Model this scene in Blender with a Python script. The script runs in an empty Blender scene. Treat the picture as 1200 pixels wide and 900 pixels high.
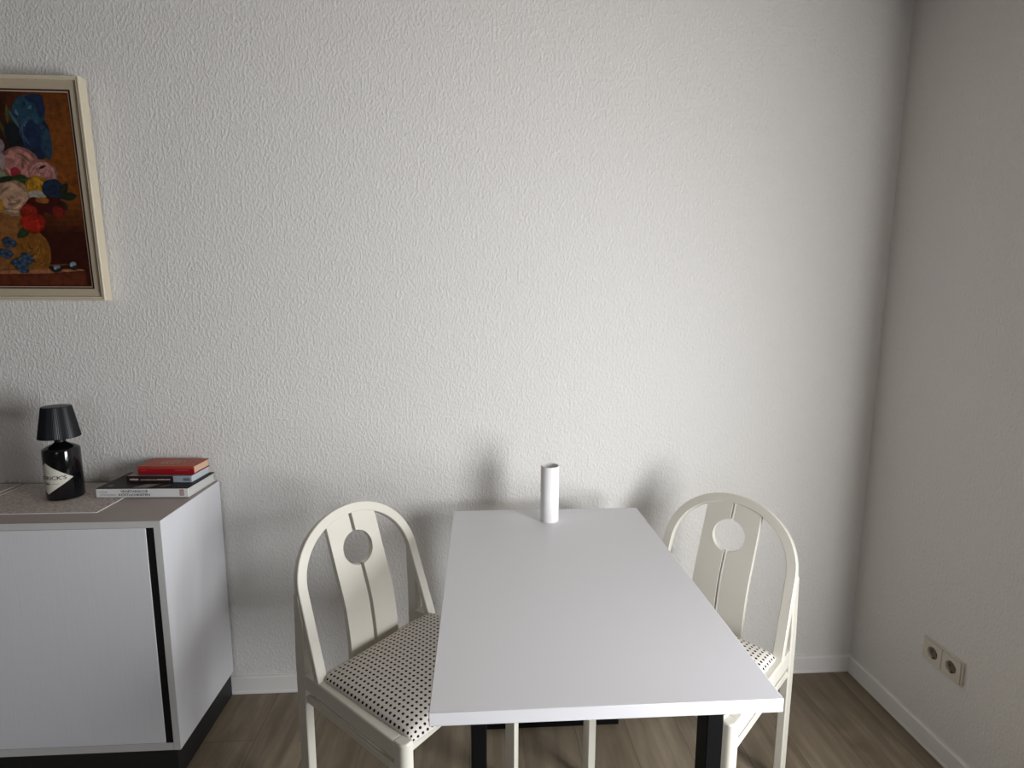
import bpy, math, random
from mathutils import Matrix, Vector
random.seed(7)
SC = bpy.context.scene
COL = SC.collection
PI = math.pi

# ------------------------------------------------------------------ camera, world, light, exposure
F_PX = 647.634
YAW, PITCH, ROLL = .0597, -.1438, .0033
cy, sy, cp, sp, cr, sr = (math.cos(YAW), math.sin(YAW), math.cos(PITCH), math.sin(PITCH), math.cos(ROLL), math.sin(ROLL))
fwd = Vector((sy*cp, cy*cp, sp)); rgt = Vector((cy, -sy, 0)); upv = rgt.cross(fwd)
rgt, upv = rgt*cr + upv*sr, upv*cr - rgt*sr
cam_data = bpy.data.cameras.new('camera'); cam = bpy.data.objects.new('camera', cam_data); COL.objects.link(cam)
cam_data.sensor_fit = 'HORIZONTAL'; cam_data.sensor_width = 36; cam_data.lens = F_PX/1200*36
cam_data.clip_start = .05
M = Matrix((rgt, upv, -fwd)).transposed().to_4x4(); M.translation = Vector((0, -1.9664, 1.4604))
cam.matrix_world = M
SC.camera = cam

world = bpy.data.worlds.new('daylight'); SC.world = world; world.use_nodes = True
bg = world.node_tree.nodes['Background']; bg.inputs[0].default_value = (.80, .88, 1, 1); bg.inputs[1].default_value = 1.0

def area(name, loc, rot, sx, sy_, power, col):
    l = bpy.data.lights.new(name, 'AREA'); l.shape = 'RECTANGLE'; l.size = sx; l.size_y = sy_; l.energy = power; l.color = col
    o = bpy.data.objects.new(name, l); COL.objects.link(o); o.location = loc; o.rotation_euler = rot; return o
# daylight standing in the opening of the window in the angled wall, right of and behind the camera
WIN_C, WIN_A = Vector((1.605, -1.76)), math.radians(30)       # middle of the window, turn of its wall
WNX, WNY = -math.cos(WIN_A), math.sin(WIN_A)                  # into the room
area('window_daylight', (WIN_C.x-WNX*.06, WIN_C.y-WNY*.06, 1.08), (PI/2, 0, PI/2-WIN_A), .86, 1.26, 30, (.985, .995, 1.0))
# weak frontal fill, added in an unseen opening far behind the camera
area('rear_fill_light', (-.3, -6.30, 1.3), (PI/2, 0, 0), 1.3, 1.3, 2.6, (.82, .92, 1.0))

vs = SC.view_settings
vs.view_transform = 'Standard'; vs.look = 'None'; vs.gamma = 1; vs.use_curve_mapping = False; vs.exposure = 1.29

# ------------------------------------------------------------------ helpers
class MB:
    """collects shapes and links them as one mesh object"""
    def __init__(s): s.v = []; s.f = []; s.uv = {}; s.col = {}
    def add(s, vs_, fs, col=None):
        n = len(s.v); s.v += [tuple(p) for p in vs_]
        for f in fs:
            if col is not None: s.col[len(s.f)] = col
            s.f.append(tuple(i+n for i in f))
        return n
    def box(s, x0, y0, z0, x1, y1, z1):
        s.add([(x0,y0,z0),(x1,y0,z0),(x1,y1,z0),(x0,y1,z0),(x0,y0,z1),(x1,y0,z1),(x1,y1,z1),(x0,y1,z1)],
              [(0,3,2,1),(4,5,6,7),(0,1,5,4),(1,2,6,5),(2,3,7,6),(3,0,4,7)])
    def loft(s, rings, closed=True, cap=True):
        m = len(rings[0]); n = len(s.v)
        for r in rings: s.v += [tuple(p) for p in r]
        for i in range(len(rings)-1):
            for j in range(m if closed else m-1):
                k = (j+1) % m
                s.f.append((n+i*m+j, n+i*m+k, n+(i+1)*m+k, n+(i+1)*m+j))
        if cap and closed:
            s.f.append(tuple(n+j for j in reversed(range(m)))); e = n+(len(rings)-1)*m
            s.f.append(tuple(e+j for j in range(m)))
    def lathe(s, prof, seg=48, cx=0, cy_=0, rad=None):
        n = len(s.v); m = len(prof)
        for k in range(seg):
            a = 2*PI*k/seg
            for i, (r, z) in enumerate(prof):
                q = r*(rad(a, i) if rad else 1)
                s.v.append((cx+q*math.cos(a), cy_+q*math.sin(a), z))
        for k in range(seg):
            k2 = (k+1) % seg
            for i in range(m-1):
                s.f.append((n+k*m+i, n+k2*m+i, n+k2*m+i+1, n+k*m+i+1))
        if prof[0][0] > 1e-6: s.f.append(tuple(n+k*m for k in reversed(range(seg))))
        if prof[-1][0] > 1e-6: s.f.append(tuple(n+k*m+m-1 for k in range(seg)))
    def build(s, name, mat, parent=None, bevel=0, smooth=35, seg=2, loc=None, recalc=True):
        me = bpy.data.meshes.new(name); me.from_pydata(s.v, [], s.f); me.validate()
        if recalc:
            import bmesh
            b = bmesh.new(); b.from_mesh(me); bmesh.ops.recalc_face_normals(b, faces=b.faces); b.to_mesh(me); b.free()
        if s.col:
            ca = me.color_attributes.new('paint', 'FLOAT_COLOR', 'CORNER')
            for p in me.polygons:
                c = s.col.get(p.index, (1,1,1))
                for li in p.loop_indices: ca.data[li].color = (c[0], c[1], c[2], 1)
        me.materials.append(mat)
        o = bpy.data.objects.new(name, me); COL.objects.link(o)
        if parent: o.parent = parent
        if loc: o.location = loc
        if smooth:
            me.polygons.foreach_set('use_smooth', [True]*len(me.polygons)); me.set_sharp_from_angle(angle=math.radians(smooth))
        if bevel:
            m = o.modifiers.new('edge', 'BEVEL'); m.width = bevel; m.segments = seg; m.limit_method = 'ANGLE'; m.angle_limit = math.radians(40)
            m.harden_normals = False
        return o

def boxobj(name, mat, x0, y0, z0, x1, y1, z1, parent=None, bevel=0):
    b = MB(); b.box(x0, y0, z0, x1, y1, z1); return b.build(name, mat, parent, bevel)

def thing(name, label, cat, loc=(0,0,0), rotz=0, group=None):
    o = bpy.data.objects.new(name, None); COL.objects.link(o); o.empty_display_size = .05
    o.location = loc; o.rotation_euler = (0, 0, rotz); return tag(o, label, cat, group)
def tag(o, label, cat, group=None):
    o['label'] = label; o['category'] = cat
    if group: o['group'] = group
    return o
def struct(o): o['kind'] = 'structure'; return o
def dup(root, loc, rotz, label):
    r = root.copy(); COL.objects.link(r); r.location = loc; r.rotation_euler = (0, 0, rotz); r['label'] = label
    for ch in list(root.children):
        c = ch.copy(); COL.objects.link(c); c.parent = r
        for g in ch.children:
            d = g.copy(); COL.objects.link(d); d.parent = c
    return r

def text_mesh(txt, height, width=None, bold=0.0, align='LEFT'):
    """letters as 2D vertices and faces in the xy plane"""
    c = bpy.data.curves.new('lettering', 'FONT'); c.body = txt; c.size = 1; c.offset = bold; c.resolution_u = 3
    o = bpy.data.objects.new('lettering_source', c); COL.objects.link(o)
    bpy.context.view_layer.update()
    dg = bpy.context.evaluated_depsgraph_get()
    me = bpy.data.meshes.new_from_object(o.evaluated_get(dg))
    vs_ = [v.co.copy() for v in me.vertices]; fs = [tuple(p.vertices) for p in me.polygons]
    bpy.data.objects.remove(o); bpy.data.curves.remove(c); bpy.data.meshes.remove(me)
    x0 = min(v.x for v in vs_); x1 = max(v.x for v in vs_); y1 = max(v.y for v in vs_); y0 = min(v.y for v in vs_)
    sy2 = height/(y1-y0); sx = width/(x1-x0) if width else sy2
    w = (x1-x0)*sx; off = {'LEFT': 0, 'CENTER': -w/2, 'RIGHT': -w}[align]
    return [((v.x-x0)*sx+off, (v.y-y0)*sy2) for v in vs_], fs, w

# ------------------------------------------------------------------ materials
def mat(name, col, rough=.5, spec=.5, metal=0, bump=None, vary=None, coat=0):
    m = bpy.data.materials.new(name); m.use_nodes = True; nt = m.node_tree; N, L = nt.nodes, nt.links
    p = N['Principled BSDF']; p.inputs['Base Color'].default_value = (*col, 1); p.inputs['Roughness'].default_value = rough
    p.inputs['Specular IOR Level'].default_value = spec; p.inputs['Metallic'].default_value = metal
    p.inputs['Coat Weight'].default_value = coat
    tc = N.new('ShaderNodeTexCoord'); mp = N.new('ShaderNodeMapping'); L.new(tc.outputs['Object'], mp.inputs[0])
    if vary:   # (scale vec, strength, scale)
        mp.inputs['Scale'].default_value = vary[0]
        n = N.new('ShaderNodeTexNoise'); n.inputs['Scale'].default_value = vary[2]; n.inputs['Detail'].default_value = 5; L.new(mp.outputs[0], n.inputs[0])
        r = N.new('ShaderNodeMapRange'); r.inputs[3].default_value = 1-vary[1]; r.inputs[4].default_value = 1+vary[1]; L.new(n.outputs[0], r.inputs[0])
        mx = N.new('ShaderNodeMix'); mx.data_type = 'RGBA'; mx.blend_type = 'MULTIPLY'; mx.inputs[0].default_value = 1
        mx.inputs[6].default_value = (*col, 1); L.new(r.outputs[0], mx.inputs[7]); L.new(mx.outputs[2], p.inputs['Base Color'])
    if bump:   # (scale vec, scale, strength, distance)
        mp2 = N.new('ShaderNodeMapping'); mp2.inputs['Scale'].default_value = bump[0]; L.new(tc.outputs['Object'], mp2.inputs[0])
        n2 = N.new('ShaderNodeTexNoise'); n2.inputs['Scale'].default_value = bump[1]; n2.inputs['Detail'].default_value = 3; L.new(mp2.outputs[0], n2.inputs[0])
        b = N.new('ShaderNodeBump'); b.inputs['Strength'].default_value = bump[2]; b.inputs['Distance'].default_value = bump[3]
        L.new(n2.outputs[0], b.inputs['Height']); L.new(b.outputs[0], p.inputs['Normal'])
    return m

def woodchip(name, col):
    m = mat(name, col, .85, .25); nt = m.node_tree; N, L = nt.nodes, nt.links; p = N['Principled BSDF']
    tc = N.new('ShaderNodeTexCoord'); mp = N.new('ShaderNodeMapping'); mp.inputs['Scale'].default_value = (1, 1, .62); L.new(tc.outputs['Object'], mp.inputs[0])
    n = N.new('ShaderNodeTexNoise'); n.inputs['Scale'].default_value = 125; n.inputs['Detail'].default_value = 3; n.inputs['Roughness'].default_value = .55; n.inputs['Distortion'].default_value = .25; L.new(mp.outputs[0], n.inputs[0])
    r = N.new('ShaderNodeMapRange'); r.interpolation_type = 'SMOOTHSTEP'; r.inputs[1].default_value = .38; r.inputs[2].default_value = .78; L.new(n.outputs[0], r.inputs[0])
    n2 = N.new('ShaderNodeTexNoise'); n2.inputs['Scale'].default_value = 33; n2.inputs['Detail'].default_value = 2; L.new(mp.outputs[0], n2.inputs[0])
    ma = N.new('ShaderNodeMath'); ma.operation = 'MULTIPLY_ADD'; ma.inputs[1].default_value = .5; L.new(n2.outputs[0], ma.inputs[0]); L.new(r.outputs[0], ma.inputs[2])
    b = N.new('ShaderNodeBump'); b.inputs['Strength'].default_value = .62; b.inputs['Distance'].default_value = .0026; L.new(ma.outputs[0], b.inputs['Height'])
    L.new(b.outputs[0], p.inputs['Normal'])
    return m

def planks():
    m = mat('oak_laminate', (.2,.15,.11), .48, .4); nt = m.node_tree; N, L = nt.nodes, nt.links; p = N['Principled BSDF']
    tc = N.new('ShaderNodeTexCoord'); sep = N.new('ShaderNodeSeparateXYZ'); L.new(tc.outputs['Object'], sep.inputs[0])
    def mth(op, a, b=None, c=None):
        q = N.new('ShaderNodeMath'); q.operation = op
        for i, t in enumerate((a, b, c)):
            if t is None: continue
            if isinstance(t, (int, float)): q.inputs[i].default_value = t
            else: L.new(t, q.inputs[i])
        return q.outputs[0]
    W = .1813
    xs = mth('DIVIDE', mth('SUBTRACT', sep.outputs[0], .5065-20*W), W); ix = mth('FLOOR', xs); fx = mth('FRACT', xs)
    wn = N.new('ShaderNodeTexWhiteNoise'); wn.noise_dimensions = '1D'; L.new(ix, wn.inputs['W'])
    ys = mth('ADD', mth('DIVIDE', sep.outputs[1], 2.2), mth('MULTIPLY', wn.outputs[0], 1.0)); iy = mth('FLOOR', ys); fy = mth('FRACT', ys)
    wn2 = N.new('ShaderNodeTexWhiteNoise'); wn2.noise_dimensions = '2D'; cb = N.new('ShaderNodeCombineXYZ'); L.new(ix, cb.inputs[0]); L.new(iy, cb.inputs[1]); L.new(cb.outputs[0], wn2.inputs['Vector'])
    # seams
    ex = mth('MULTIPLY', mth('MINIMUM', fx, mth('SUBTRACT', 1, fx)), W); ey = mth('MULTIPLY', mth('MINIMUM', fy, mth('SUBTRACT', 1, fy)), 2.2)
    seam = mth('LESS_THAN', mth('MINIMUM', ex, ey), .0011)
    # grain
    cb2 = N.new('ShaderNodeCombineXYZ'); L.new(mth('ADD', sep.outputs[0], mth('MULTIPLY', wn2.outputs[0], 7)), cb2.inputs[0]); L.new(mth('MULTIPLY', sep.outputs[1], .09), cb2.inputs[1]); L.new(mth('MULTIPLY', wn2.outputs[0], 13), cb2.inputs[2])
    g = N.new('ShaderNodeTexNoise'); g.inputs['Scale'].default_value = 26; g.inputs['Detail'].default_value = 6; g.inputs['Roughness'].default_value = .62; g.inputs['Distortion'].default_value = .5; L.new(cb2.outputs[0], g.inputs[0])
    cb3 = N.new('ShaderNodeCombineXYZ'); L.new(mth('ADD', sep.outputs[0], mth('MULTIPLY', wn2.outputs[0], 3)), cb3.inputs[0]); L.new(mth('MULTIPLY', sep.outputs[1], .28), cb3.inputs[1]); L.new(mth('MULTIPLY', wn2.outputs[0], 5), cb3.inputs[2])
    g2 = N.new('ShaderNodeTexNoise'); g2.inputs['Scale'].default_value = 7; g2.inputs['Detail'].default_value = 3; g2.inputs['Distortion'].default_value = 1.2; L.new(cb3.outputs[0], g2.inputs[0])
    t = mth('ADD', mth('ADD', mth('MULTIPLY', g.outputs[0], .55), mth('MULTIPLY', g2.outputs[0], .6)), mth('MULTIPLY', wn2.outputs[0], .10))
    rp = N.new('ShaderNodeValToRGB'); e = rp.color_ramp.elements
    e[0].position = .38; e[0].color = (.100, .074, .046, 1); e[1].position = .88; e[1].color = (.31, .254, .182, 1)
    k = e.new(.62); k.color = (.185, .147, .102, 1)
    L.new(t, rp.inputs[0])
    mx = N.new('ShaderNodeMix'); mx.data_type = 'RGBA'; L.new(seam, mx.inputs[0]); L.new(rp.outputs[0], mx.inputs[6]); mx.inputs[7].default_value = (.105,.080,.056,1)
    L.new(mx.outputs[2], p.inputs['Base Color'])
    return m

def dots():
    m = mat('dotted_fabric', (.8,.8,.8), .9, .15); nt = m.node_tree; N, L = nt.nodes, nt.links; p = N['Principled BSDF']
    uv = N.new('ShaderNodeTexCoord')
    sc = N.new('ShaderNodeVectorMath'); sc.operation = 'SCALE'; sc.inputs['Scale'].default_value = 1/.0150; L.new(uv.outputs['UV'], sc.inputs[0])
    fr = N.new('ShaderNodeVectorMath'); fr.operation = 'FRACTION'; L.new(sc.outputs[0], fr.inputs[0])
    sb = N.new('ShaderNodeVectorMath'); sb.operation = 'SUBTRACT'; sb.inputs[1].default_value = (.5,.5,0); L.new(fr.outputs[0], sb.inputs[0])
    ln = N.new('ShaderNodeVectorMath'); ln.operation = 'LENGTH'; L.new(sb.outputs[0], ln.inputs[0])
    r = N.new('ShaderNodeMapRange'); r.inputs[1].default_value = .235; r.inputs[2].default_value = .265; L.new(ln.outputs['Value'], r.inputs[0])
    mx = N.new('ShaderNodeMix'); mx.data_type = 'RGBA'; mx.inputs[6].default_value = (.012,.011,.012,1); mx.inputs[7].default_value = (.74,.70,.65,1)
    L.new(r.outputs[0], mx.inputs[0]); L.new(mx.outputs[2], p.inputs['Base Color'])
    w = N.new('ShaderNodeTexNoise'); w.inputs['Scale'].default_value = 900; L.new(uv.outputs['UV'], w.inputs[0])
    b = N.new('ShaderNodeBump'); b.inputs['Strength'].default_value = .25; b.inputs['Distance'].default_value = .001; L.new(w.outputs[0], b.inputs['Height']); L.new(b.outputs[0], p.inputs['Normal'])
    return m

def lace():
    m = mat('lace_cloth', (.5,.45,.43), .9, .1); nt = m.node_tree; N, L = nt.nodes, nt.links; p = N['Principled BSDF']
    tc = N.new('ShaderNodeTexCoord'); mp = N.new('ShaderNodeMapping'); L.new(tc.outputs['Object'], mp.inputs[0]); mp.inputs['Scale'].default_value = (1, .8, 1)
    v = N.new('ShaderNodeTexVoronoi'); v.inputs['Scale'].default_value = 230; L.new(mp.outputs[0], v.inputs[0])
    n = N.new('ShaderNodeTexNoise'); n.inputs['Scale'].default_value = 110; n.inputs['Detail'].default_value = 4; L.new(mp.outputs[0], n.inputs[0])
    a = N.new('ShaderNodeMath'); a.operation = 'MULTIPLY_ADD'; a.inputs[1].default_value = .5; L.new(v.outputs['Distance'], a.inputs[0]); L.new(n.outputs[0], a.inputs[2])
    rp = N.new('ShaderNodeValToRGB'); e = rp.color_ramp.elements; e[0].position = .55; e[0].color = (.40,.35,.33,1); e[1].position = .98; e[1].color = (.66,.61,.59,1); L.new(a.outputs[0], rp.inputs[0]); L.new(rp.outputs[0], p.inputs['Base Color'])
    b = N.new('ShaderNodeBump'); b.inputs['Strength'].default_value = .5; b.inputs['Distance'].default_value = .001; L.new(a.outputs[0], b.inputs['Height']); L.new(b.outputs[0], p.inputs['Normal'])
    return m

def paint_mat():
    m = mat('oil_paint', (1,1,1), .45, .35); nt = m.node_tree; N, L = nt.nodes, nt.links; p = N['Principled BSDF']
    at = N.new('ShaderNodeAttribute'); at.attribute_name = 'paint'
    tc = N.new('ShaderNodeTexCoord'); n = N.new('ShaderNodeTexNoise'); n.inputs['Scale'].default_value = 55; n.inputs['Detail'].default_value = 7; n.inputs['Distortion'].default_value = .6; L.new(tc.outputs['Object'], n.inputs[0])
    r = N.new('ShaderNodeMapRange'); r.inputs[1].default_value = .25; r.inputs[2].default_value = .75; r.inputs[3].default_value = .45; r.inputs[4].default_value = 1.45; L.new(n.outputs[0], r.inputs[0])
    mx = N.new('ShaderNodeMix'); mx.data_type = 'RGBA'; mx.blend_type = 'MULTIPLY'; mx.inputs[0].default_value = 1; dk = N.new('ShaderNodeMix'); dk.data_type = 'RGBA'; dk.blend_type = 'MULTIPLY'; dk.inputs[0].default_value = 1; dk.inputs[7].default_value = (.62, .58, .58, 1); L.new(at.outputs['Color'], dk.inputs[6]); L.new(dk.outputs[2], mx.inputs[6]); L.new(r.outputs[0], mx.inputs[7]); L.new(mx.outputs[2], p.inputs['Base Color'])
    return m

M_WALL = woodchip('woodchip_wallpaper', (.735, .722, .703))
M_CEIL = mat('ceiling_paint', (.34, .285, .235), .9, .2)
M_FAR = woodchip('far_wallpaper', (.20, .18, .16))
M_TRIM = mat('white_skirting', (.78, .77, .75), .45)
M_FLOOR = planks()
M_LAM = mat('white_laminate', (.70, .70, .73), .42, .5, bump=((1, 1, 1), 400, .06, .001))
M_EDGE = mat('white_edge_band', (.84, .84, .84), .4)
M_BLACK = mat('black_steel', (.004, .004, .0045), .55, .10)
M_CHAIR = mat('cream_lacquer', (.70, .675, .60), .3, .5, coat=.15)
M_DOTS = dots()
M_CAB = mat('white_wood_grain', (.70, .71, .75), .55, .4, bump=((1, 1, .03), 260, .25, .001), vary=((60, 60, 1.2), .05, 6))
M_CABEDGE = mat('pale_grey_edge', (.55, .55, .55), .5)
M_CABTOP = mat('taupe_laminate', (.40, .35, .33), .5, .4, vary=((3, 50, 3), .06, 4))
M_PLINTH = mat('black_plinth', (.016, .016, .017), .5, .4)
M_GROOVE = mat('black_groove', (.006, .006, .006), .6, .2)
M_VASE = mat('matte_white_ceramic', (.82, .82, .82), .55, .4, bump=((1, 1, .06), 260, .5, .0012))
M_GLASS = mat('black_glass', (.004, .004, .005), .08, .6)
M_SHADE = mat('black_lamp_plastic', (.004, .005, .008), .38, .35)
M_PAPER = mat('cream_label_paper', (.62, .60, .52), .7, vary=((1,1,1), .12, 60))
M_INK = mat('dark_ink', (.02, .02, .025), .6)
M_INKG = mat('grey_ink', (.22, .22, .24), .6)
M_OUT = mat('socket_plastic', (.62, .57, .49), .35)
M_DARKM = mat('socket_metal', (.10, .09, .075), .35, .5, .6)
M_HOLE = mat('socket_recess', (.13, .11, .08), .5)
M_LACE = lace()
M_HEM = mat('white_hem', (.82, .80, .78), .8)
M_FRAME = mat('cream_frame', (.62, .55, .42), .45, vary=((1,1,1), .06, 30))
M_LINEN = mat('beige_linen', (.46, .385, .285), .95, .1, bump=((1,1,1), 700, .4, .001), vary=((1,1,1), .08, 300))
M_FILB = mat('black_fillet', (.006, .006, .012), .4)
M_FILG = mat('dull_gold_slip', (.45, .29, .20), .4)
M_PAINT = paint_mat()

# ------------------------------------------------------------------ setting
XR, XL, YF, ZC, TH = 1.4876, -4.2, -6.2, 2.515, .22
struct(boxobj('floor', M_FLOOR, XL-TH, YF-TH, -.1, XR+.6, TH, 0))
struct(boxobj('ceiling', M_CEIL, XL-TH, YF-TH, ZC, XR+.6, TH, ZC+.1))
struct(boxobj('wall_back', M_WALL, XL, 0, 0, XR+.6, TH, ZC))
struct(boxobj('wall_left', M_FAR, XL-TH, YF, 0, XL, TH, ZC))
WZ0, WZ1 = .42, 1.74
def block(b, pts, z0, z1): b.loft([[(x, y, z0) for x, y in pts], [(x, y, z1) for x, y in pts]])
b = MB(); b.box(XR, -.79, 0, XR+.6, 0, ZC); b.box(1.452, -.93, 0, XR+.6, -.79, ZC); b.box(XR, -1.30, 0, XR+.6, -.93, ZC)      # right wall, plus an unseen pier added to shade the back-wall corner
struct(b.build('wall_right', M_WALL))
WD = Vector((-WNY, WNX))                                       # along the angled wall, away from the added pier
def wpt(u, d): return (WIN_C.x+WD.x*u-WNX*d, WIN_C.y+WD.y*u-WNY*d)
b = MB(); HWW, TA = .45, .10
for (u0, u1, z0, z1) in ((-.75, -HWW, 0, ZC), (HWW, .62, 0, ZC), (-HWW, HWW, 0, WZ0), (-HWW, HWW, WZ1, ZC)):
    block(b, [wpt(u0, 0), wpt(u1, 0), wpt(u1, TA), wpt(u0, TA)], z0, z1)
q = wpt(.60, 0); b.box(q[0]-.02, YF, 0, q[0]+.5, q[1]+.02, ZC)
struct(b.build('wall_angled', M_FAR))
RX0, RX1, RZ0, RZ1 = -1.0, .4, .6, 2.0
b = MB(); b.box(XL-TH, YF-TH, 0, RX0, YF, ZC); b.box(RX1, YF-TH, 0, XR+.6, YF, ZC); b.box(RX0, YF-TH, 0, RX1, YF, RZ0); b.box(RX0, YF-TH, RZ1, RX1, YF, ZC)
struct(b.build('wall_front', M_FAR))
def window(name, mp, a0, a1, z0, z1, d0, d1):
    b = MB(); t = .045
    for (p, q, r, s) in ((a0, a0+t, z0, z1), (a1-t, a1, z0, z1), (a0+t, a1-t, z0, z0+t), (a0+t, a1-t, z1-t, z1)):
        block(b, [mp(p, d0), mp(q, d0), mp(q, d1), mp(p, d1)], r, s)
    struct(b.build(name, M_TRIM, None, .003))
window('window_1', wpt, -HWW, HWW, WZ0, WZ1, .065, .10)
window('added_rear_window', lambda a, d: (a, YF-d), RX0, RX1, RZ0, RZ1, .15, .21)  # unseen frame, added around the opening of the rear fill
SK, ST = .0678, .012
def skirting(name, x0, y0, x1, y1, nx, ny):
    # profile (offset from wall, height)
    prof = [(0,0),(ST+.002,0),(ST+.002,.009),(ST,.011),(ST,SK-.004),(ST-.004,SK),(0,SK)]
    b = MB(); b.loft([[(x0+nx*o, y0+ny*o, z) for o, z in prof], [(x1+nx*o, y1+ny*o, z) for o, z in prof]])
    struct(b.build(name, M_TRIM, None, 0, 20))
skirting('baseboard_back', XL, 0, XR, 0, 0, -1)
skirting('baseboard_right', XR, -.79, XR, -ST, -1, 0)
skirting('baseboard_left', XL, YF, XL, 0, 1, 0)
skirting('baseboard_front', XL, YF, 1.15, YF, 0, 1)

# ------------------------------------------------------------------ sideboard cabinet
CX, CYF, CYB, CH, CB = -.924, -.3849, -.0149, .8359, .0976
CXL = -2.27
cab = thing('sideboard', 'long white wood-grain sideboard on a black plinth, under the framed picture', 'cabinet', (-1.6, -.2, 0))
def cb(name, m, x0, y0, z0, x1, y1, z1, bev=.0012, par=None):
    o = boxobj(name, m, x0+1.6, y0+.2, z0, x1+1.6, y1+.2, z1, par or cab, bev); return o
cb('plinth', M_PLINTH, CXL+.01, CYF+.002, 0, CX-.010, -.0165, CB, .001)
cb('top_panel', M_CABTOP, CXL, CYF+.0016, CH-.0195, CX-.0016, CYB, CH, .0006)
b = MB(); b.box(CXL+1.6, CYF+.2, CH-.0195, CX+1.6, CYF+.2016, CH)
b.build('top_edge_band', M_CABEDGE, cab)
b = MB(); b.box(CX-.0195+1.6, CYF+.2016, CB, CX+1.6, CYB+.2, CH-.0195); b.box(CX-.0016+1.6, CYF+.2016, CH-.0195, CX+1.6, CYB+.2, CH); b.build('side_panel', M_CAB, cab)
b = MB(); b.box(CX-.0195+1.6, CYF+.2, CB, CX+1.6, CYF+.2016, CH-.0195); b.build('side_edge_band', M_CABEDGE, cab)
cb('side_panel', M_CAB, CXL, CYF, CB, CXL+.0195, CYB, CH-.0195, .0006)
cb('bottom_rail', M_CABEDGE, CXL+.0195, CYF, CB, CX-.0215, CYB-.01, CB+.024, .0008)
cb('back_panel', M_CABEDGE, CXL+.0195, CYB-.008, CB+.024, CX-.0195, CYB-.001, CH-.0195, 0)
cb('handle_groove', M_GROOVE, CX-.043, CYF+.0022, CB+.024, CX-.0195, CYF+.06, CH-.0195, 0)
cb('door', M_CAB, -1.585, CYF-.0005, CB+.0262, CX-.0425, CYF+.0175, CH-.0207, .0008)
cb('door', M_CAB, CXL+.022, CYF-.0005, CB+.0262, -1.590, CYF+.0175, CH-.0207, .0008)

# ------------------------------------------------------------------ place mats on the sideboard
MT = .0012
def place_mat(label, x0, x1, y0, y1):
    t = thing('place_mat', label, 'place mat', ((x0+x1)/2, (y0+y1)/2, CH), 0, None)
    hw, hh, e = (x1-x0)/2, (y1-y0)/2, .0045
    boxobj('lace_field', M_LACE, -hw+e, -hh+e, 0, hw-e, hh-e, MT, t)
    b = MB()
    for q in ((-hw, -hh, hw, -hh+e), (-hw, hh-e, hw, hh), (-hw, -hh+e, -hw+e, hh-e), (hw-e, -hh+e, hw, hh-e)): b.box(q[0], q[1], 0, q[2], q[3], MT+.0005)
    b.build('hem', M_HEM, t, .0003); return t
place_mat('pale lace place mat with white hem under the bottle lamp', -1.566, -1.147, -.310, -.03)
place_mat('lace place mat with white hem farthest left, cut off by the photo edge', -2.02, -1.587, -.300, -.022)

# ------------------------------------------------------------------ bottle lamp
LX, LY, LZ = -1.3415, -.158, CH+MT
lamp = thing('table_lamp', 'black bottle table lamp with pleated shade and cream diamond label', 'lamp', (LX, LY, LZ))
RB = .0500
b = MB()
prof = [(0, 0), (RB*.90, 0), (RB*.97, .002), (RB, .007), (RB*1.0, .155), (RB*.985, .160), (RB*.94, .1635), (RB*.70, .171), (RB*.42, .1775), (.0165, .181), (.0145, .184), (0, .184)]
b.lathe(prof, 72); b.build('bottle', M_GLASS, lamp, 0, 40)
b = MB(); b.lathe([(.0150, .1835), (.0150, .201), (.016, .202), (.016, .209), (.012, .215), (0, .215)], 36); b.build('neck', M_SHADE, lamp, 0, 40)
b = MB(); NP = 84
pl = lambda a, i: 1 + (.012*abs(((a*NP/(2*PI)) % 1)*2-1) if i in (1, 2, 3, 4) else 0)
b.lathe([(.0520, .2000), (.0550, .1980), (.0556, .2000), (.0398, .2945), (.0391, .2972), (.037, .2982), (.012, .2974), (0, .2974)], NP*4, 0, 0, pl)
# inner wall so the shade has thickness
b.lathe([(.0520, .2000), (.0368, .2925), (0, .2925)], NP*4)
b.build('lamp_shade', M_SHADE, lamp, 0, 25)
PHI0 = math.radians(-110.7); HWL, HHL, ZL = math.radians(84), .0510, .0735
def on_bottle(dphi, z, lift): return ((RB+lift)*math.cos(PHI0+dphi), (RB+lift)*math.sin(PHI0+dphi), z)
b = MB(); K = 64
ring0 = [on_bottle(-HWL+2*HWL*k/K, ZL-HHL*(1-abs(2*k/K-1)), .0004) for k in range(K+1)]
ring1 = [on_bottle(-HWL+2*HWL*k/K, ZL+HHL*(1-abs(2*k/K-1)), .0004) for k in range(K+1)]
ring0i = [on_bottle(-HWL+2*HWL*k/K, ZL-HHL*(1-abs(2*k/K-1)), -.0004) for k in range(K+1)]
ring1i = [on_bottle(-HWL+2*HWL*k/K, ZL+HHL*(1-abs(2*k/K-1)), -.0004) for k in range(K+1)]
n0 = len(b.v); b.v += ring0+ring1
for k in range(K): b.f.append((k, k+1, K+1+k+1, K+1+k))
lab = b.build('bottle_label', M_PAPER, lamp, 0, 60)
b = MB()
for txt, h, w, z in (("HENDRICK'S", .0125, .112, -.0030), ('GIN', .0075, .019, -.0195)):
    v, f, ww = text_mesh(txt, h, w, .014, 'CENTER')
    b.add([on_bottle(x/RB, ZL+z+y, .0007) for x, y in v], f)
for x0, x1 in ((.015, .034), (-.034, -.015)):   # rules beside the small word
    for i in range(6):
        a0 = x0+(x1-x0)*i/6; a1 = x0+(x1-x0)*(i+1)/6
        b.add([on_bottle(a0/RB, ZL-.0165, .0007), on_bottle(a1/RB, ZL-.0165, .0007), on_bottle(a1/RB, ZL-.0155, .0007), on_bottle(a0/RB, ZL-.0155, .0007)], [(0,1,2,3)])
b.build('label_lettering', M_INK, lab, 0, 0, recalc=False)

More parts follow.
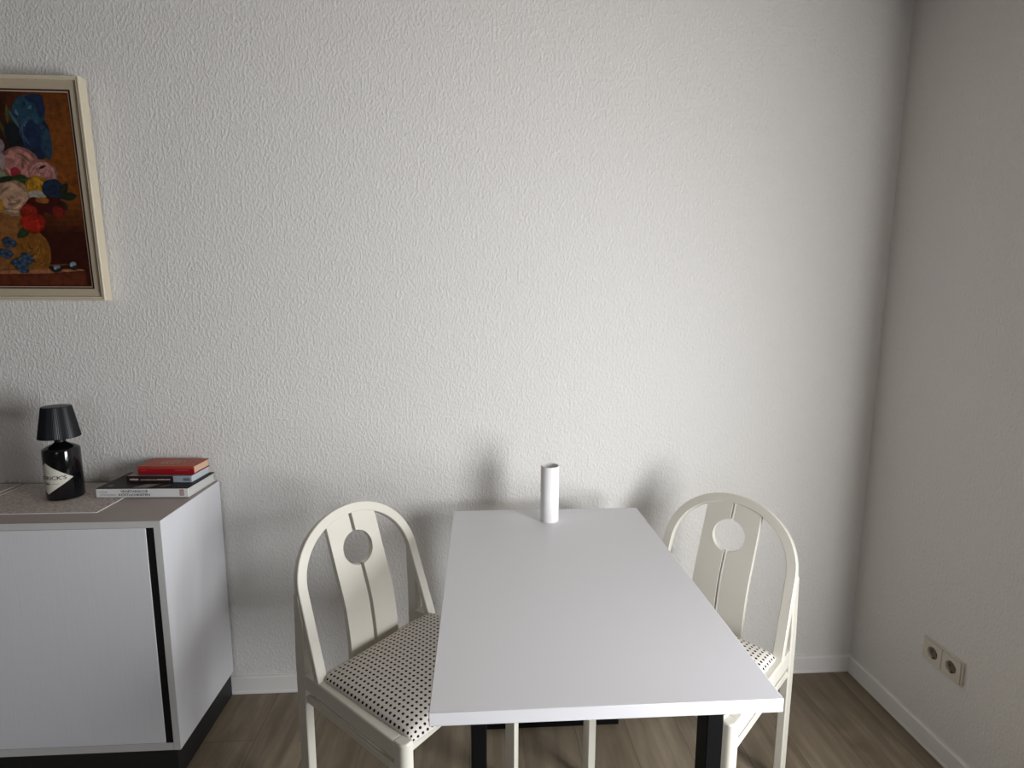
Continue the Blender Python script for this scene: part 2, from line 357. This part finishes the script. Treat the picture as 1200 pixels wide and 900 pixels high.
# ------------------------------------------------------------------ books
def hexm(name, c, r=.5): return mat(name, c, r)
def book(label, fl, ang, L, D, z0, T, m_front, m_spine, m_back, m_page, ct=.0025, over=.003, spine_in=0.0):
    t = thing('book', label, 'book', (fl[0], fl[1], z0), ang, 'books stacked on the sideboard')
    boxobj('back_cover', m_back, 0, spine_in, 0, L, D, ct, t, .0006)
    fc = boxobj('front_cover', m_front, 0, 0, T-ct, L, D, T, t, .0006)
    s = boxobj('spine', m_spine, 0, spine_in, ct if spine_in else 0, L, spine_in+ct, T-ct if spine_in else T-.0008, t, .0006)
    boxobj('page_block', m_page, over, spine_in+ct, ct, L-over, D-over, T-ct, t)
    return t, fc, s
def spine_text(parent, items, m, y, name='spine_lettering', T=0):
    b = MB()
    for txt, x, z, h, w, bold in items:
        v, f, _ = text_mesh(txt, h, w, bold)
        b.add([(x+px, y, z+py) for px, py in v], f)
    return b.build(name, m, parent, 0, 0, recalc=False)
WHITE = hexm('white_book_board', (.70, .71, .70)); PAGES = mat('grey_pages', (.60, .61, .60), .9, bump=((.02, .02, 1), 1500, .5, .001)); BLK = hexm('black_cover', (.006, .0055, .006), .55)
b1z = CH+MT+.0004; T1 = .0318
A1 = math.radians(-1.9); L1 = .2915
t1, fc, sp1 = book('thick white-spined cookbook with black cover, bottom of the book stack', (-1.2325, -.181), A1, L1, .171, b1z, T1, BLK, WHITE, WHITE, PAGES, .0028)
ux = L1/970
spine_text(sp1, (('VEGETARISCHE', 258*ux, .0178, .0074, 287*ux, .018), ('KÖSTLICHKEITEN', 238*ux, .0062, .0094, 327*ux, .018)), M_INK, -.0004)
spine_text(sp1, (('YOTAM', 40*ux, .0172, .0044, 78*ux, .004), ('OTTOLENGHI', 40*ux, .0080, .0044, 165*ux, .004)), M_INKG, -.0004)
b = MB(); b.box(880*ux, -.0005, .0065, 925*ux, .0005, .0270); e = b.build('publisher_mark', hexm('dark_frame_print', (.16, .12, .12)), sp1)
b = MB(); b.box(884*ux, -.0009, .0080, 921*ux, .0003, .0255); b.build('pink_print', hexm('pink_print', (.46, .30, .29)), sp1)
# pale printed shapes on the black front cover
M_CPR = hexm('grey_cover_print', (.26, .24, .23))
for poly in ([(.113, .004), (.160, .004), (.180, .040), (.135, .040)], [(.020, .020), (.034, .020), (.042, .030), (.030, .031)], [(.196, .012), (.204, .012), (.222, .034), (.212, .034)]):
    b = MB(); b.add([(x, y, T1+.0003) for x, y in poly], [(0,1,2,3)]); b.build('cover_print', M_CPR, fc, 0, 0)
T2 = .0228; z2 = b1z+T1+.0006
M_GRD = hexm('dark_maroon_print', (.028, .012, .012), .35); M_BLUE = hexm('grey_blue_cover', (.34, .38, .45), .4)
PAG2 = mat('cool_pages', (.52, .58, .62), .9, bump=((.02, .02, 1), 1500, .5, .001))
t2, fc2, sp2 = book('thin dark paperback with blue-grey spine end, between white book and red book', (-1.169, -.1255), math.radians(-2.6), .2135, .1115, z2, T2, hexm('grey_brown_cover', (.20, .15, .14), .4), M_GRD, M_BLUE, PAG2, .0014, .0012)
b = MB(); b.box(.153, -.0006, .0004, .2135, .0009, T2-.0002); b.build('spine_end_panel', M_BLUE, sp2, .0004)
b = MB(); b.box(.186, -.0010, .0055, .208, .0002, .0150); b.build('publisher_mark', hexm('slate_print', (.13, .15, .19)), sp2)
b = MB(); x = .045   # row of tiny unreadable print on the spine
for k in range(30):
    w = random.uniform(.0016, .0034); h = .0028 if k < 17 else .0044
    b.box(x, -.0006, .0078, x+w, .0002, .0078+h*random.uniform(.75, 1)); x += w+.0009
b.build('spine_print', hexm('pale_print', (.46, .42, .40)), sp2); b = MB(); x = .010
for k in range(8):
    w = random.uniform(.002, .0032); b.box(x, -.0006, .0075, x+w, .0002, .0075+.0062*random.uniform(.7, 1)); x += w+.0009
b.build('spine_print', hexm('pale_print', (.46, .42, .40)), sp2)
T3 = .0275; z3 = z2+T2+.0004
M_RED = hexm('orange_red_cover', (.40, .058, .022), .42); M_DRED = hexm('deep_red_spine', (.30, .004, .016), .4)
PAG3 = mat('tan_pages', (.66, .46, .31), .9, bump=((.02, .02, 1), 1500, .5, .001))
t3, fc3, sp3 = book('small red hardcover book with cream emblem, topmost of the book stack', (-1.141, -.1105), math.radians(-3.0), .187, .098, z3, T3, M_RED, M_DRED, M_DRED, PAG3, .0026, .0035, .0015)
b = MB(); b.box(.0015, -.0012, .0185, .1855, .0012, T3-.0030); b.build('cover_fold', M_RED, fc3, .0006)
b = MB()   # cream brush emblem on the cover
def stroke(pts, w, z):
    for (p, q) in zip(pts[:-1], pts[1:]):
        d = Vector((q[0]-p[0], q[1]-p[1])); n = Vector((-d.y, d.x)).normalized()*w/2
        b.add([(p[0]+n.x, p[1]+n.y, z), (p[0]-n.x, p[1]-n.y, z), (q[0]-n.x, q[1]-n.y, z), (q[0]+n.x, q[1]+n.y, z)], [(0,1,2,3)])
for x0, rr in ((.066, .013), (.083, .016), (.101, .015), (.117, .012)):
    stroke([(x0+rr*math.cos(a)*.8, .050+rr*1.25*math.sin(a)) for a in [i*PI/9 for i in range(15)]], .0062, T3+.0003)
stroke([(.056, .036), (.085, .031), (.118, .040)], .006, T3+.00035)
b.build('cover_emblem', hexm('cream_print', (.50, .28, .20)), fc3, 0, 0, recalc=False)
b = MB(); x = .012
for k in range(5): b.box(x, .0012, .0115, x+.0022, .0020, .0135); x += .0032
M_ROSE = hexm('dull_rose_print', (.42, .10, .10)); b.build('spine_print', M_ROSE, sp3); b = MB(); x = .124
for k in range(13):
    w = random.uniform(.0018, .0034); b.box(x, .0012, .0115, x+w, .0020, .0140); x += w+.0012
b.build('spine_print', M_ROSE, sp3)

# ------------------------------------------------------------------ dining table
TX0, TX1, TY0, TY1, TZ, TT = -.0911, .5482, -1.0885, -.1369, .7542, .0266
tab = thing('dining_table', 'white rectangular dining table with black steel legs, short end to the wall', 'table', (.2285, -.612, 0))
ox, oy = -.2285, .612
def tb(name, m, x0, y0, z0, x1, y1, z1, bev=.001): return boxobj(name, m, x0+ox, y0+oy, z0, x1+ox, y1+oy, z1, tab, bev)
tb('tabletop', M_LAM, TX0, TY0, TZ-TT, TX1, TY1, TZ, .0012)
LXA, LXB, LXC, LXD = -.0195, .0110, .4500, .4825
FY0, FY1, RY0, RY1 = -1.0, -.95, -.241, -.191
for (x0, x1) in ((LXA, LXB), (LXC, LXD)):
    for (y0, y1) in ((FY0, FY1), (RY0, RY1)):
        tb('leg', M_BLACK, x0, y0, .03, x1, y1, TZ-TT-.03, .0015)
for (y0, y1) in ((FY0, FY1), (RY0, RY1)):
    tb('foot_bar', M_BLACK, LXA, y0, .0, LXD, y1, .03, .0015)
    tb('top_bar', M_BLACK, LXA, y0, TZ-TT-.03, LXD, y1, TZ-TT, .0015)
tb('long_bar', M_BLACK, .20, FY1, TZ-TT-.03, .26, RY0, TZ-TT, .0015)

# ------------------------------------------------------------------ vase
b = MB(); RV, HV = .0300, .1865
b.lathe([(0, 0), (RV-.0015, 0), (RV, .0015), (RV, HV-.0012), (RV-.0010, HV), (RV-.0022, HV), (RV-.0032, HV-.001), (RV-.0034, .006), (0, .006)], 64)
tag(b.build('vase', M_VASE, None, 0, 40, loc=(.2285, -.2335, TZ)), 'slim white cylindrical vase standing empty on the white table', 'vase')

# ------------------------------------------------------------------ chairs
ZS, LEAN = .4548, .3457
HA, HB, HL1, HL, HN = .2188, .2132, .2298, .4283, 2.058
cl, sl = math.cos(LEAN), math.sin(LEAN)
def HPt(s, h, d): return (-sl*h - cl*d, s, ZS + cl*h - sl*d)     # on the leaning plane of the hoop, d behind its front
def hoop_outline(inset):
    a, bb, top = HA-inset, HB-inset, HL-inset*.96
    pts = [(-a+(a-bb)*t, HL1*t) for t in [i/10 for i in range(10)]]
    K = 56
    for i in range(K+1):
        q = PI-PI*i/K; c, s_ = math.cos(q), math.sin(q)
        pts.append((bb*math.copysign(abs(c)**(2/HN), c), HL1+(top-HL1)*max(s_, 0)**(2/HN)))
    pts += [(a+(bb-a)*t, HL1*t) for t in [1-i/10 for i in range(1, 11)]]
    return pts
def splat_w(z):   # forward position of the splat's front at height z
    tbl = [(.43, -.031), (.47, -.0325), (.50, -.0355), (.54, -.0415), (.58, -.0485), (.62, -.0605), (.66, -.0755), (.70, -.0895), (.90, -.0895-.2*math.tan(LEAN))]
    for (z0, w0), (z1, w1) in zip(tbl[:-1], tbl[1:]):
        if z <= z1: t = (z-z0)/(z1-z0); return w0+(w1-w0)*t
    return tbl[-1][1]
def make_chair(label):
    t = thing('dining_chair', label, 'chair', (0, 0, 0), 0, 'cream dining chairs at the table')
    # hoop of the backrest
    W, D, c = .0285, .0205, .0018
    o0, o1, i1, i0 = hoop_outline(0), hoop_outline(c), hoop_outline(W-c), hoop_outline(W)
    rings = []
    for k in range(len(o0)):
        rings.append([HPt(*o1[k], 0), HPt(*i1[k], 0), HPt(*i0[k], c), HPt(*i0[k], D-c), HPt(*i1[k], D), HPt(*o1[k], D), HPt(*o0[k], D-c), HPt(*o0[k], c)])
    b = MB(); b.loft(rings); b.build('back_hoop', M_CHAIR, t, 0, 30)
    # two curved slats with a round cut-out between them
    hz = lambda h: ZS+cl*h
    inner = hoop_outline(W-.001)
    def top_h(s):
        best = 0
        for (p, q) in zip(inner[:-1], inner[1:]):
            if min(p[0], q[0]) <= s <= max(p[0], q[0]) and abs(q[0]-p[0]) > 1e-9:
                best = max(best, p[1]+(q[1]-p[1])*(s-p[0])/(q[0]-p[0]))
        return best
    CHh, CR, SL, SW, TS = .2955, .0515, .0058, .0865, .018
    for sg in (-1, 1):
        hs = [-.034+i*.012 for i in range(20)]; hs = [h for h in hs if h < CHh-CR-.004]
        hs += [CHh-math.sqrt(CR**2-SL**2)-.0004]+[CHh+CR*math.sin(-PI/2+PI*i/28)*math.sqrt(1-(SL/CR)**2) for i in range(29)]+[CHh+math.sqrt(CR**2-SL**2)+.0004]
        h = hs[-1]+.010
        while h < top_h(SL)-.02: hs.append(h); h += .012
        hs = sorted(hs); rows = []
        for h in hs:
            dh = h-CHh; si = SL
            if abs(dh) < math.sqrt(CR**2-SL**2): si = math.sqrt(CR**2-dh**2)
            rows.append((si, h, h))
        NS = 6; top_in, top_out = top_h(SL)+.001, top_h(SW)+.001
        verts = {}; b = MB()
        def sv(s, h, back):
            z = hz(h); w = splat_w(z)-.001
            z1 = z+.01; dw = splat_w(z1)-splat_w(z); n = Vector((.01, -dw)).normalized()   # normal in (w, z)
            if back: w -= n.x*TS; z += -(-dw)/math.hypot(.01, dw)*0
            return (w, sg*s, z)
        grid = []
        rows2 = [(si, [h]*(NS+1)) for si, h, _ in rows]
        # last row follows the hoop
        last = [top_h(SL+(SW-SL)*j/NS)+.001 for j in range(NS+1)]
        rows2 = [(si, [min(h, last[j]) for j in range(NS+1)]) for si, hh in rows2 for h in [hh[0]]]
        rows2.append((SL, last))
        R = len(rows2)
        for back in (0, 1):
            for si, hl in rows2:
                for j in range(NS+1): b.v.append(sv(si+(SW-si)*j/NS, hl[j], back))
        m = NS+1
        for i in range(R-1):
            for j in range(NS):
                q = (i*m+j, i*m+j+1, (i+1)*m+j+1, (i+1)*m+j); b.f.append(q); b.f.append(tuple(R*m+x for x in reversed(q)))
            for j in (0, NS): b.f.append((i*m+j, (i+1)*m+j, R*m+(i+1)*m+j, R*m+i*m+j))
        for j in range(NS):
            b.f.append((j, j+1, R*m+j+1, R*m+j)); e = (R-1)*m; b.f.append((e+j, e+j+1, R*m+e+j+1, R*m+e+j))
        b.build('back_slat', M_CHAIR, t, 0, 40)
    # seat rails
    RO, RI = .2274, .1985
    for sg in (-1, 1):
        y0, y1 = sorted((sg*RO, sg*RI))
        def rail(name, o1, o2, i1, i2, z0, z1, wa, wb, bev):
            b = MB(); b.loft([[(wa, sg*o1, z0), (wa, sg*o1, z1), (wa, sg*i1, z1), (wa, sg*i1, z0)], [(wb, sg*o2, z0), (wb, sg*o2, z1), (wb, sg*i2, z1), (wb, sg*i2, z0)]]); b.build(name, M_CHAIR, t, bev)
        rail('side_rail', .2188, RO, .1905, RI, ZS-.0475, ZS, -.0700, .3080, .004)
        ya, yb = sorted((sg*(RO-.004), sg*(RO-.015)))
        rail('lower_rail', .2150, RO-.004, .2040, RO-.015, ZS-.0880, ZS-.0665, -.0700, .3105, .003)
        # front leg: rounded outer front corner
        w0, w1, si, so, r = .3080, .3420, RI-.002, RO, .016
        sec = [(w0, si), (w0, so)]
        sec += [(w1-r+r*math.sin(a), so-r+r*math.cos(a)) for a in [PI/2*i/6 for i in range(7)]]
        sec += [(w1, si)]
        b = MB(); b.loft([[(w, sg*s, 0) for w, s in sec], [(w, sg*s, ZS-.004) for w, s in sec], [(w+(-.003 if w > w0+.001 else 0), sg*(s-(.003 if s > si+.001 else 0)), ZS) for w, s in sec]])
        b.build('leg', M_CHAIR, t, .0012, 40)
        # rear leg running up the back of the hoop
        wf = lambda z: -.0670 if z < .60 else -.0670-(z-.60)/(.686-.60)*.024
        lv = [0, .2, .4, .50, .56, .60, .64, .668, .680, .686]
        rg = []
        for z in lv:
            so = .2190-max(z-.50, 0)/.186*.0045; si = so-.024
            k = 0 if z < .67 else (.003 if z < .683 else .008)
            rg.append([(-.1075+k*.6, sg*(si+k*.4), z), (-.1075+k*.6, sg*(so-k), z), (wf(z), sg*(so-k), z), (wf(z), sg*(si+k*.4), z)])
        b = MB(); b.loft(rg); b.build('leg', M_CHAIR, t, .0028, 40)
    boxobj('front_rail', M_CHAIR, .316, -.1965, ZS-.034, .3365, .1965, ZS-.004, t, .002)
    boxobj('back_rail', M_CHAIR, -.066, -.199, ZS-.075, -.0505, .199, ZS-.031, t, .002)
    boxobj('seat_board', M_CHAIR, -.008, -.198, ZS-.020, .315, .198, ZS-.006, t)
    # padded seat
    NU, NV = 40, 40; W0, W1, SS = -.012, .3480, .2035
    g = lambda i, n: math.copysign(1-(1-abs(2*i/n-1))**1.6, 2*i/n-1)
    us = [g(i, NU) for i in range(NU+1)]; vv = [g(j, NV) for j in range(NV+1)]
    def cp_(u, v):
        w = (W0+W1)/2+(W1-W0)/2*u; s = SS*v*(1-.045*max(u, 0)**8-.06*max(-u-.9, 0)*10)
        if u > .8: w -= .010*((u-.8)/.2)**2*abs(v)**6
        pu = (1-abs(u)**7)**.42; pv = (1-abs(v)**9)**.42
        z = ZS-.0005+.0235*pu*pv+.007*(1-u*u)*(1-v*v)
        if u > .85: z -= .012*((u-.85)/.15)**2
        return Vector((w, s, z))
    def arc(fn, ts):
        o = [0]
        for a, c2 in zip(ts[:-1], ts[1:]): o.append(o[-1]+(fn(c2)-fn(a)).length)
        mid = o[len(o)//2]; return [x-mid for x in o]
    U, V = arc(lambda u: cp_(u, .3), us), arc(lambda v: cp_(.0, v), vv)
    b = MB()
    for u in us:
        for v in vv: b.v.append(tuple(cp_(u, v)))
    m = NV+1
    for i in range(NU):
        for j in range(NV): b.f.append((i*m+j, (i+1)*m+j, (i+1)*m+j+1, i*m+j+1))
    k = len(b.v); rim = [(i, 0) for i in range(NU)]+[(NU, j) for j in range(NV)]+[(i, NV) for i in range(NU, 0, -1)]+[(0, j) for j in range(NV, 0, -1)]
    o = b.build('seat_cushion', M_DOTS, t, 0, 0)
    me = o.data; me.polygons.foreach_set('use_smooth', [True]*len(me.polygons))
    ul = me.uv_layers.new(name='UVMap')
    for p in me.polygons:
        for li in p.loop_indices:
            vi = me.loops[li].vertex_index; ul.data[li].uv = (U[vi//m], V[vi % m])
    md = o.modifiers.new('thickness', 'SOLIDIFY'); md.thickness = .004; md.offset = -1
    return t
ch = make_chair('cream wooden chair with dotted seat, left of the table beside the sideboard')
ch.location = (-.2895, -.4284, 0); ch.rotation_euler = (0, 0, -.7096)
dup(ch, (.7117, -.4069, 0), -2.4192, 'cream wooden chair with dotted seat, right of the table near the room corner')

# ------------------------------------------------------------------ double wall socket
SY, SZ, SWd, SH = -.3441, .2916, .1507, .0798
so = thing('wall_socket', 'beige double power socket low on the right wall', 'socket', (XR, SY-SWd/2, SZ+SH/2))
# local: u along y, v along z, out along -x
def ring_frame(b, hw, hh, iw, ih, d0, d1):
    for (p, q, r, s) in ((-hw, hw, ih, hh), (-hw, hw, -hh, -ih), (-hw, -iw, -ih, ih), (iw, hw, -ih, ih)): b.box(-d1, p, r, -d0, q, s)
b = MB(); ring_frame(b, SWd/2, SH/2, .0708, .0345, 0, .0075); b.build('socket_frame', M_OUT, so, .0015)
for sg in (1, -1):
    c0 = sg*.0353; b = MB(); hw, R0, K = .0342, .0197, 40
    # square plate with round well
    sq = []
    for k in range(K):
        a = 2*PI*k/K; cx_, cz_ = math.cos(a), math.sin(a); m_ = max(abs(cx_), abs(cz_)); sq.append((cx_/m_*hw, cz_/m_*hw))
    rings = [[(-.0003, c0+x, z) for x, z in sq], [(-.0095, c0+x, z) for x, z in sq], [(-.0095, c0+R0*math.cos(2*PI*k/K), R0*math.sin(2*PI*k/K)) for k in range(K)], [(-.0015, c0+(R0-.0012)*math.cos(2*PI*k/K), (R0-.0012)*math.sin(2*PI*k/K)) for k in range(K)]]
    b.loft(rings); ins = b.build('socket_insert', M_OUT, so, .0006, 30)
    b = MB(); b.loft([[(-.0012, c0+(R0-.001)*math.cos(2*PI*k/K), (R0-.001)*math.sin(2*PI*k/K)) for k in range(K)], [(-.0022, c0+(R0-.001)*math.cos(2*PI*k/K), (R0-.001)*math.sin(2*PI*k/K)) for k in range(K)]])
    b.build('well_floor', M_HOLE, ins)
    for yy in (-.0095, .0095):
        b = MB(); b.loft([[(-.0018, c0+yy+.0025*math.cos(2*PI*k/12), .0025*math.sin(2*PI*k/12)) for k in range(12)], [(-.0026, c0+yy+.0025*math.cos(2*PI*k/12), .0025*math.sin(2*PI*k/12)) for k in range(12)]])
        b.build('pin_hole', M_GROOVE, ins)
    for zz in (-.0178, .0178):
        b = MB(); b.box(-.0080, c0-.003, zz-.0016, -.0018, c0+.003, zz+.0016); b.build('earth_clip', M_DARKM, ins)

# ------------------------------------------------------------------ framed flower painting
PX, PZ, PL, PT, PD, PYB = -1.2339, 1.4679, .6888, .0234, .0345, .0045
PWD = .60
pic = thing('framed_picture', 'cream-framed flower painting on a dark orange ground, on the wall', 'picture', (PX, -PYB, PZ))
pic.rotation_euler = (math.asin(PT/PL), 0, 0)
def sweep(b, prof):   # prof: (inset from outer edge, depth towards the room)
    rings = []
    for (cx_, cz_, dx, dz) in ((0, 0, -1, 1), (0, PL, -1, -1), (-PWD, PL, 1, -1), (-PWD, 0, 1, 1)):
        rings.append([(cx_+dx*i, -d, cz_+dz*i) for i, d in prof])
    rings.append(rings[0]); b.loft(rings, True, False)
b = MB(); sweep(b, [(0, 0), (.0, PD-.002), (.002, PD), (.0055, PD), (.0075, PD-.004), (.0085, PD-.004), (.0095, PD-.0025), (.0120, PD-.0025), (.0125, PD-.010), (.0125, 0)]); b.build('frame_moulding', M_FRAME, pic, 0, 20)
b = MB(); sweep(b, [(.0122, .004), (.0122, PD-.0095), (.0385, PD-.0125), (.0385, .004)]); b.build('linen_liner', M_LINEN, pic, 0, 20)
b = MB(); sweep(b, [(.0383, .004), (.0383, PD-.0115), (.0425, PD-.0115), (.0425, .004)]); b.build('black_fillet', M_FILB, pic, 0, 20)
b = MB(); sweep(b, [(.0424, .004), (.0424, PD-.0130), (.0462, PD-.0130), (.0462, .004)]); b.build('gold_slip', M_FILG, pic, 0, 20)
# --- the painting: flat brush shapes in paint, layered
pb = MB(); layer = [PD-.0155]
def shape(pts, col):
    layer[0] += .000012; d = layer[0]
    n = len(pts); cx_ = sum(p[0] for p in pts)/n; cz_ = sum(p[1] for p in pts)/n
    pb.add([(cx_, -d, cz_)]+[(x, -d, z) for x, z in pts], [(0, 1+i, 1+(i+1) % n) for i in range(n)], col)
def blob(x, z, rx, rz, col, wob=.12, n=22, rot=0, seed=None):
    ph = [random.uniform(0, 6.28) for _ in range(3)]; pts = []
    for i in range(n):
        a = 2*PI*i/n; r = 1+wob*(.5*math.sin(2*a+ph[0])+.35*math.sin(3*a+ph[1])+.3*math.sin(5*a+ph[2]))
        p, q = rx*r*math.cos(a), rz*r*math.sin(a); pts.append((x+p*math.cos(rot)-q*math.sin(rot), z+p*math.sin(rot)+q*math.cos(rot)))
    shape(pts, col)
def arcstroke(x, z, r, a0, a1, w, col, sq=1.0):
    K = 9; pts = []
    for i in range(K+1):
        a = a0+(a1-a0)*i/K; pts.append((x+r*math.cos(a), z+r*sq*math.sin(a)))
    inn = []
    for i in range(K+1):
        a = a1-(a1-a0)*i/K; q = r-w*math.sin(PI*(i/K))
        inn.append((x+q*math.cos(a), z+q*sq*math.sin(a)))
    layer[0] += .000012; d = layer[0]; n = K+1
    pb.add([(p, -d, q) for p, q in pts]+[(p, -d, q) for p, q in inn], [(i, i+1, 2*n-2-i, 2*n-1-i) for i in range(K)], col)
def sc_(c, k): return tuple(min(1, x*k) for x in c)
def rose(x, z, r, c, sq=.95):
    blob(x, z, r, r*sq, sc_(c, .62))
    for i in range(7):
        a = 2*PI*i/7+random.uniform(-.3, .3); blob(x+.48*r*math.cos(a), z+.45*r*math.sin(a)*sq, r*.46, r*.36, sc_(c, random.uniform(.75, 1.15)), .2, 16, a+PI/2)
    for rr in (.82, .62, .44, .27):
        for k in range(4):
            a = random.uniform(0, 6.28); arcstroke(x, z, r*rr, a, a+random.uniform(.9, 1.7), r*.14, sc_(c, random.choice((.45, .55, 1.25, 1.35))), sq)
def leaf(x0, z0, x1, z1, w, c):
    K = 8; dx, dz = x1-x0, z1-z0; l = math.hypot(dx, dz); nx, nz = -dz/l, dx/l
    up = [(x0+dx*i/K+nx*w*math.sin(PI*i/K), z0+dz*i/K+nz*w*math.sin(PI*i/K)) for i in range(K+1)]
    dn = [(x0+dx*i/K-nx*w*.8*math.sin(PI*i/K), z0+dz*i/K-nz*w*.8*math.sin(PI*i/K)) for i in range(K-1, 0, -1)]
    shape(up+dn, c); shape([(x0, z0), (x0+dx*.5+nx*w*.08, z0+dz*.5+nz*w*.08), (x1, z1), (x0+dx*.5-nx*w*.08, z0+dz*.5-nz*w*.08)], sc_(c, 1.9))
# ground: tilework of brown-orange strokes (the picture's own colours)
XA, XB, ZA, ZB = -PWD+.045, -.045, .045, PL-.045
GX, GZ = 30, 34
def ground(u, v):   # u 0 left..1 right, v 0 bottom..1 top
    o = (.235, .070, .008); dk = (.045, .010, .005); dr = (.085, .010, .004)
    k = max(0, min(1, (u-.60)/.25))
    if v > .45: c = [dk[i]+(o[i]-dk[i])*k*max(.25, min(1, 1.35-abs(v-.68)*2.3)) for i in range(3)]
    else:
        k2 = max(0, min(1, (v-.28)/.17)); c = [dr[i]*.55+(o[i]*.8-dr[i]*.55)*k2*k for i in range(3)]
        c = [max(c[i], dr[i]*.5) for i in range(3)]
    return tuple(c)
for i in range(GX):
    for j in range(GZ):
        x0, x1 = XA+(XB-XA)*i/GX, XA+(XB-XA)*(i+1)/GX; z0, z1 = ZA+(ZB-ZA)*j/GZ, ZA+(ZB-ZA)*(j+1)/GZ
        d = PD-.0155; pb.add([(x0, -d, z0), (x1, -d, z0), (x1, -d, z1), (x0, -d, z1)], [(0,1,2,3)], ground((i+.5)/GX, (j+.5)/GZ))
# stone shelf
shape([(XA, .082), (-.062, .092), (-.062, .050), (XA, .050)], (.13, .030, .010)); shape([(XA, .083), (-.20, .087), (-.062, .097), (-.075, .103), (-.16, .101), (XA, .093)], (.40, .17, .07))
# vase
shape([(-.40, .33), (-.215, .325), (-.205, .24), (-.175, .10), (-.44, .10), (-.41, .22)], (.30, .125, .035)); shape([(-.41, .322), (-.215, .318), (-.213, .331), (-.41, .336)], (.55, .34, .12))
blob(-.215, .165, .052, .066, (.26, .105, .014), .10)
for k in range(9): arcstroke(-.225+random.uniform(-.02, .02), .155+random.uniform(-.03, .035), random.uniform(.015, .035), random.uniform(0, 6), random.uniform(6.2, 7.6), .005, random.choice(((.42, .20, .03), (.10, .035, .005), (.34, .15, .02))))
leaf(-.262, .200, -.212, .235, .016, (.020, .050, .012))
# flowers
leaf(-.285, .60, -.262, .535, .009, (.09, .10, .02)); leaf(-.235, .61, -.240, .545, .007, (.08, .09, .02)); leaf(-.262, .56, -.25, .50, .006, (.05, .06, .015))
blob(-.165, .508, .052, .066, (.010, .022, .052)); blob(-.225, .505, .027, .050, (.010, .014, .020))
blob(-.172, .586, .045, .046, (.020, .075, .125), .2)
for k in range(7): arcstroke(-.178+.02*math.cos(k), .585+.012*math.sin(k*2), .018+.0045*k, 1.6+.45*k, 2.8+.45*k, .010, ((.06, .17, .24), (.012, .035, .075), (.09, .22, .28))[k % 3], 1.1)
for k in range(6): leaf(-.225+.016*k, .575-.004*k, -.205+.014*k, .535, .006, ((.05, .16, .20), (.02, .06, .10))[k % 2])
blob(-.150, .625, .026, .014, (.010, .030, .085)); blob(-.135, .600, .014, .030, (.012, .030, .085))
blob(-.170, .512, .033, .045, (.014, .030, .085)); blob(-.130, .490, .017, .045, (.022, .065, .115))
for k in range(4): arcstroke(-.168, .515, .046-.006*k, 1.2+.6*k, 2.6+.6*k, .006, (.045, .10, .17), 1.2)
blob(-.300, .485, .040, .030, (.30, .26, .27)); blob(-.305, .482, .025, .016, (.42, .38, .40))
rose(-.225, .425, .062, (.52, .235, .195)); blob(-.236, .402, .017, .016, (.42, .028, .050)); rose(-.155, .398, .047, (.50, .23, .205)); blob(-.285, .44, .022, .034, (.42, .34, .33))
leaf(-.165, .415, -.140, .425, .005, (.01, .02, .01))
rose(-.300, .378, .046, (.26, .29, .17)); blob(-.245, .372, .045, .022, (.016, .026, .010)); leaf(-.255, .378, -.195, .382, .018, (.03, .06, .015))
rose(-.258, .325, .058, (.56, .36, .23)); rose(-.176, .360, .036, (.50, .26, .018)); blob(-.180, .333, .028, .015, (.42, .40, .33)); blob(-.300, .30, .015, .02, (.5, .27, .03))
blob(-.128, .352, .032, .034, (.010, .020, .050)); 
for k in range(7): blob(-.128+.022*math.cos(k*.9), .352+.022*math.sin(k*.9), .009, .008, (.015, .035, .075))
for q in ((-.110, .330, -.082, .372), (-.105, .325, -.055, .335), (-.12, .318, -.092, .288)): leaf(*q, .014, (.016, .022, .012))
blob(-.190, .297, .032, .030, (.060, .004, .004)); blob(-.135, .300, .034, .030, (.050, .006, .006)); blob(-.165, .318, .020, .010, (.34, .12, .02))
rose(-.212, .283, .026, (.36, .022, .010)); rose(-.200, .247, .034, (.46, .022, .008)); blob(-.222, .247, .018, .022, (.44, .02, .006)); rose(-.120, .282, .021, (.26, .02, .012))
for (x, z) in ((-.285, .185), (-.245, .128), (-.265, .120), (-.235, .135), (-.255, .105), (-.30, .15)):
    blob(x, z, .019, .017, (.022, .045, .085), .3)
    for k in range(5): blob(x+.012*math.cos(k*1.26), z+.011*math.sin(k*1.26), .006, .005, (.06, .12, .19))
for (x, z) in ((-.150, .103), (-.098, .113)):
    blob(x, z, .016, .013, (.020, .022, .028), .2); blob(x+.002, z+.006, .011, .006, (.22, .30, .34)); blob(x-.004, z+.001, .004, .005, (.40, .46, .48))
leaf(-.19, .112, -.10, .118, .003, (.20, .08, .03))
# the rest of the bouquet towards the left
rose(-.40, .44, .055, (.50, .24, .20)); rose(-.38, .34, .05, (.52, .40, .28)); rose(-.45, .37, .042, (.45, .25, .03)); blob(-.36, .53, .04, .05, (.02, .06, .11)); rose(-.47, .47, .04, (.34, .30, .30)); leaf(-.45, .33, -.52, .30, .016, (.02, .03, .012)); leaf(-.44, .52, -.49, .58, .014, (.03, .05, .015))
pb.build('painting', M_PAINT, pic, 0, 0, recalc=False)
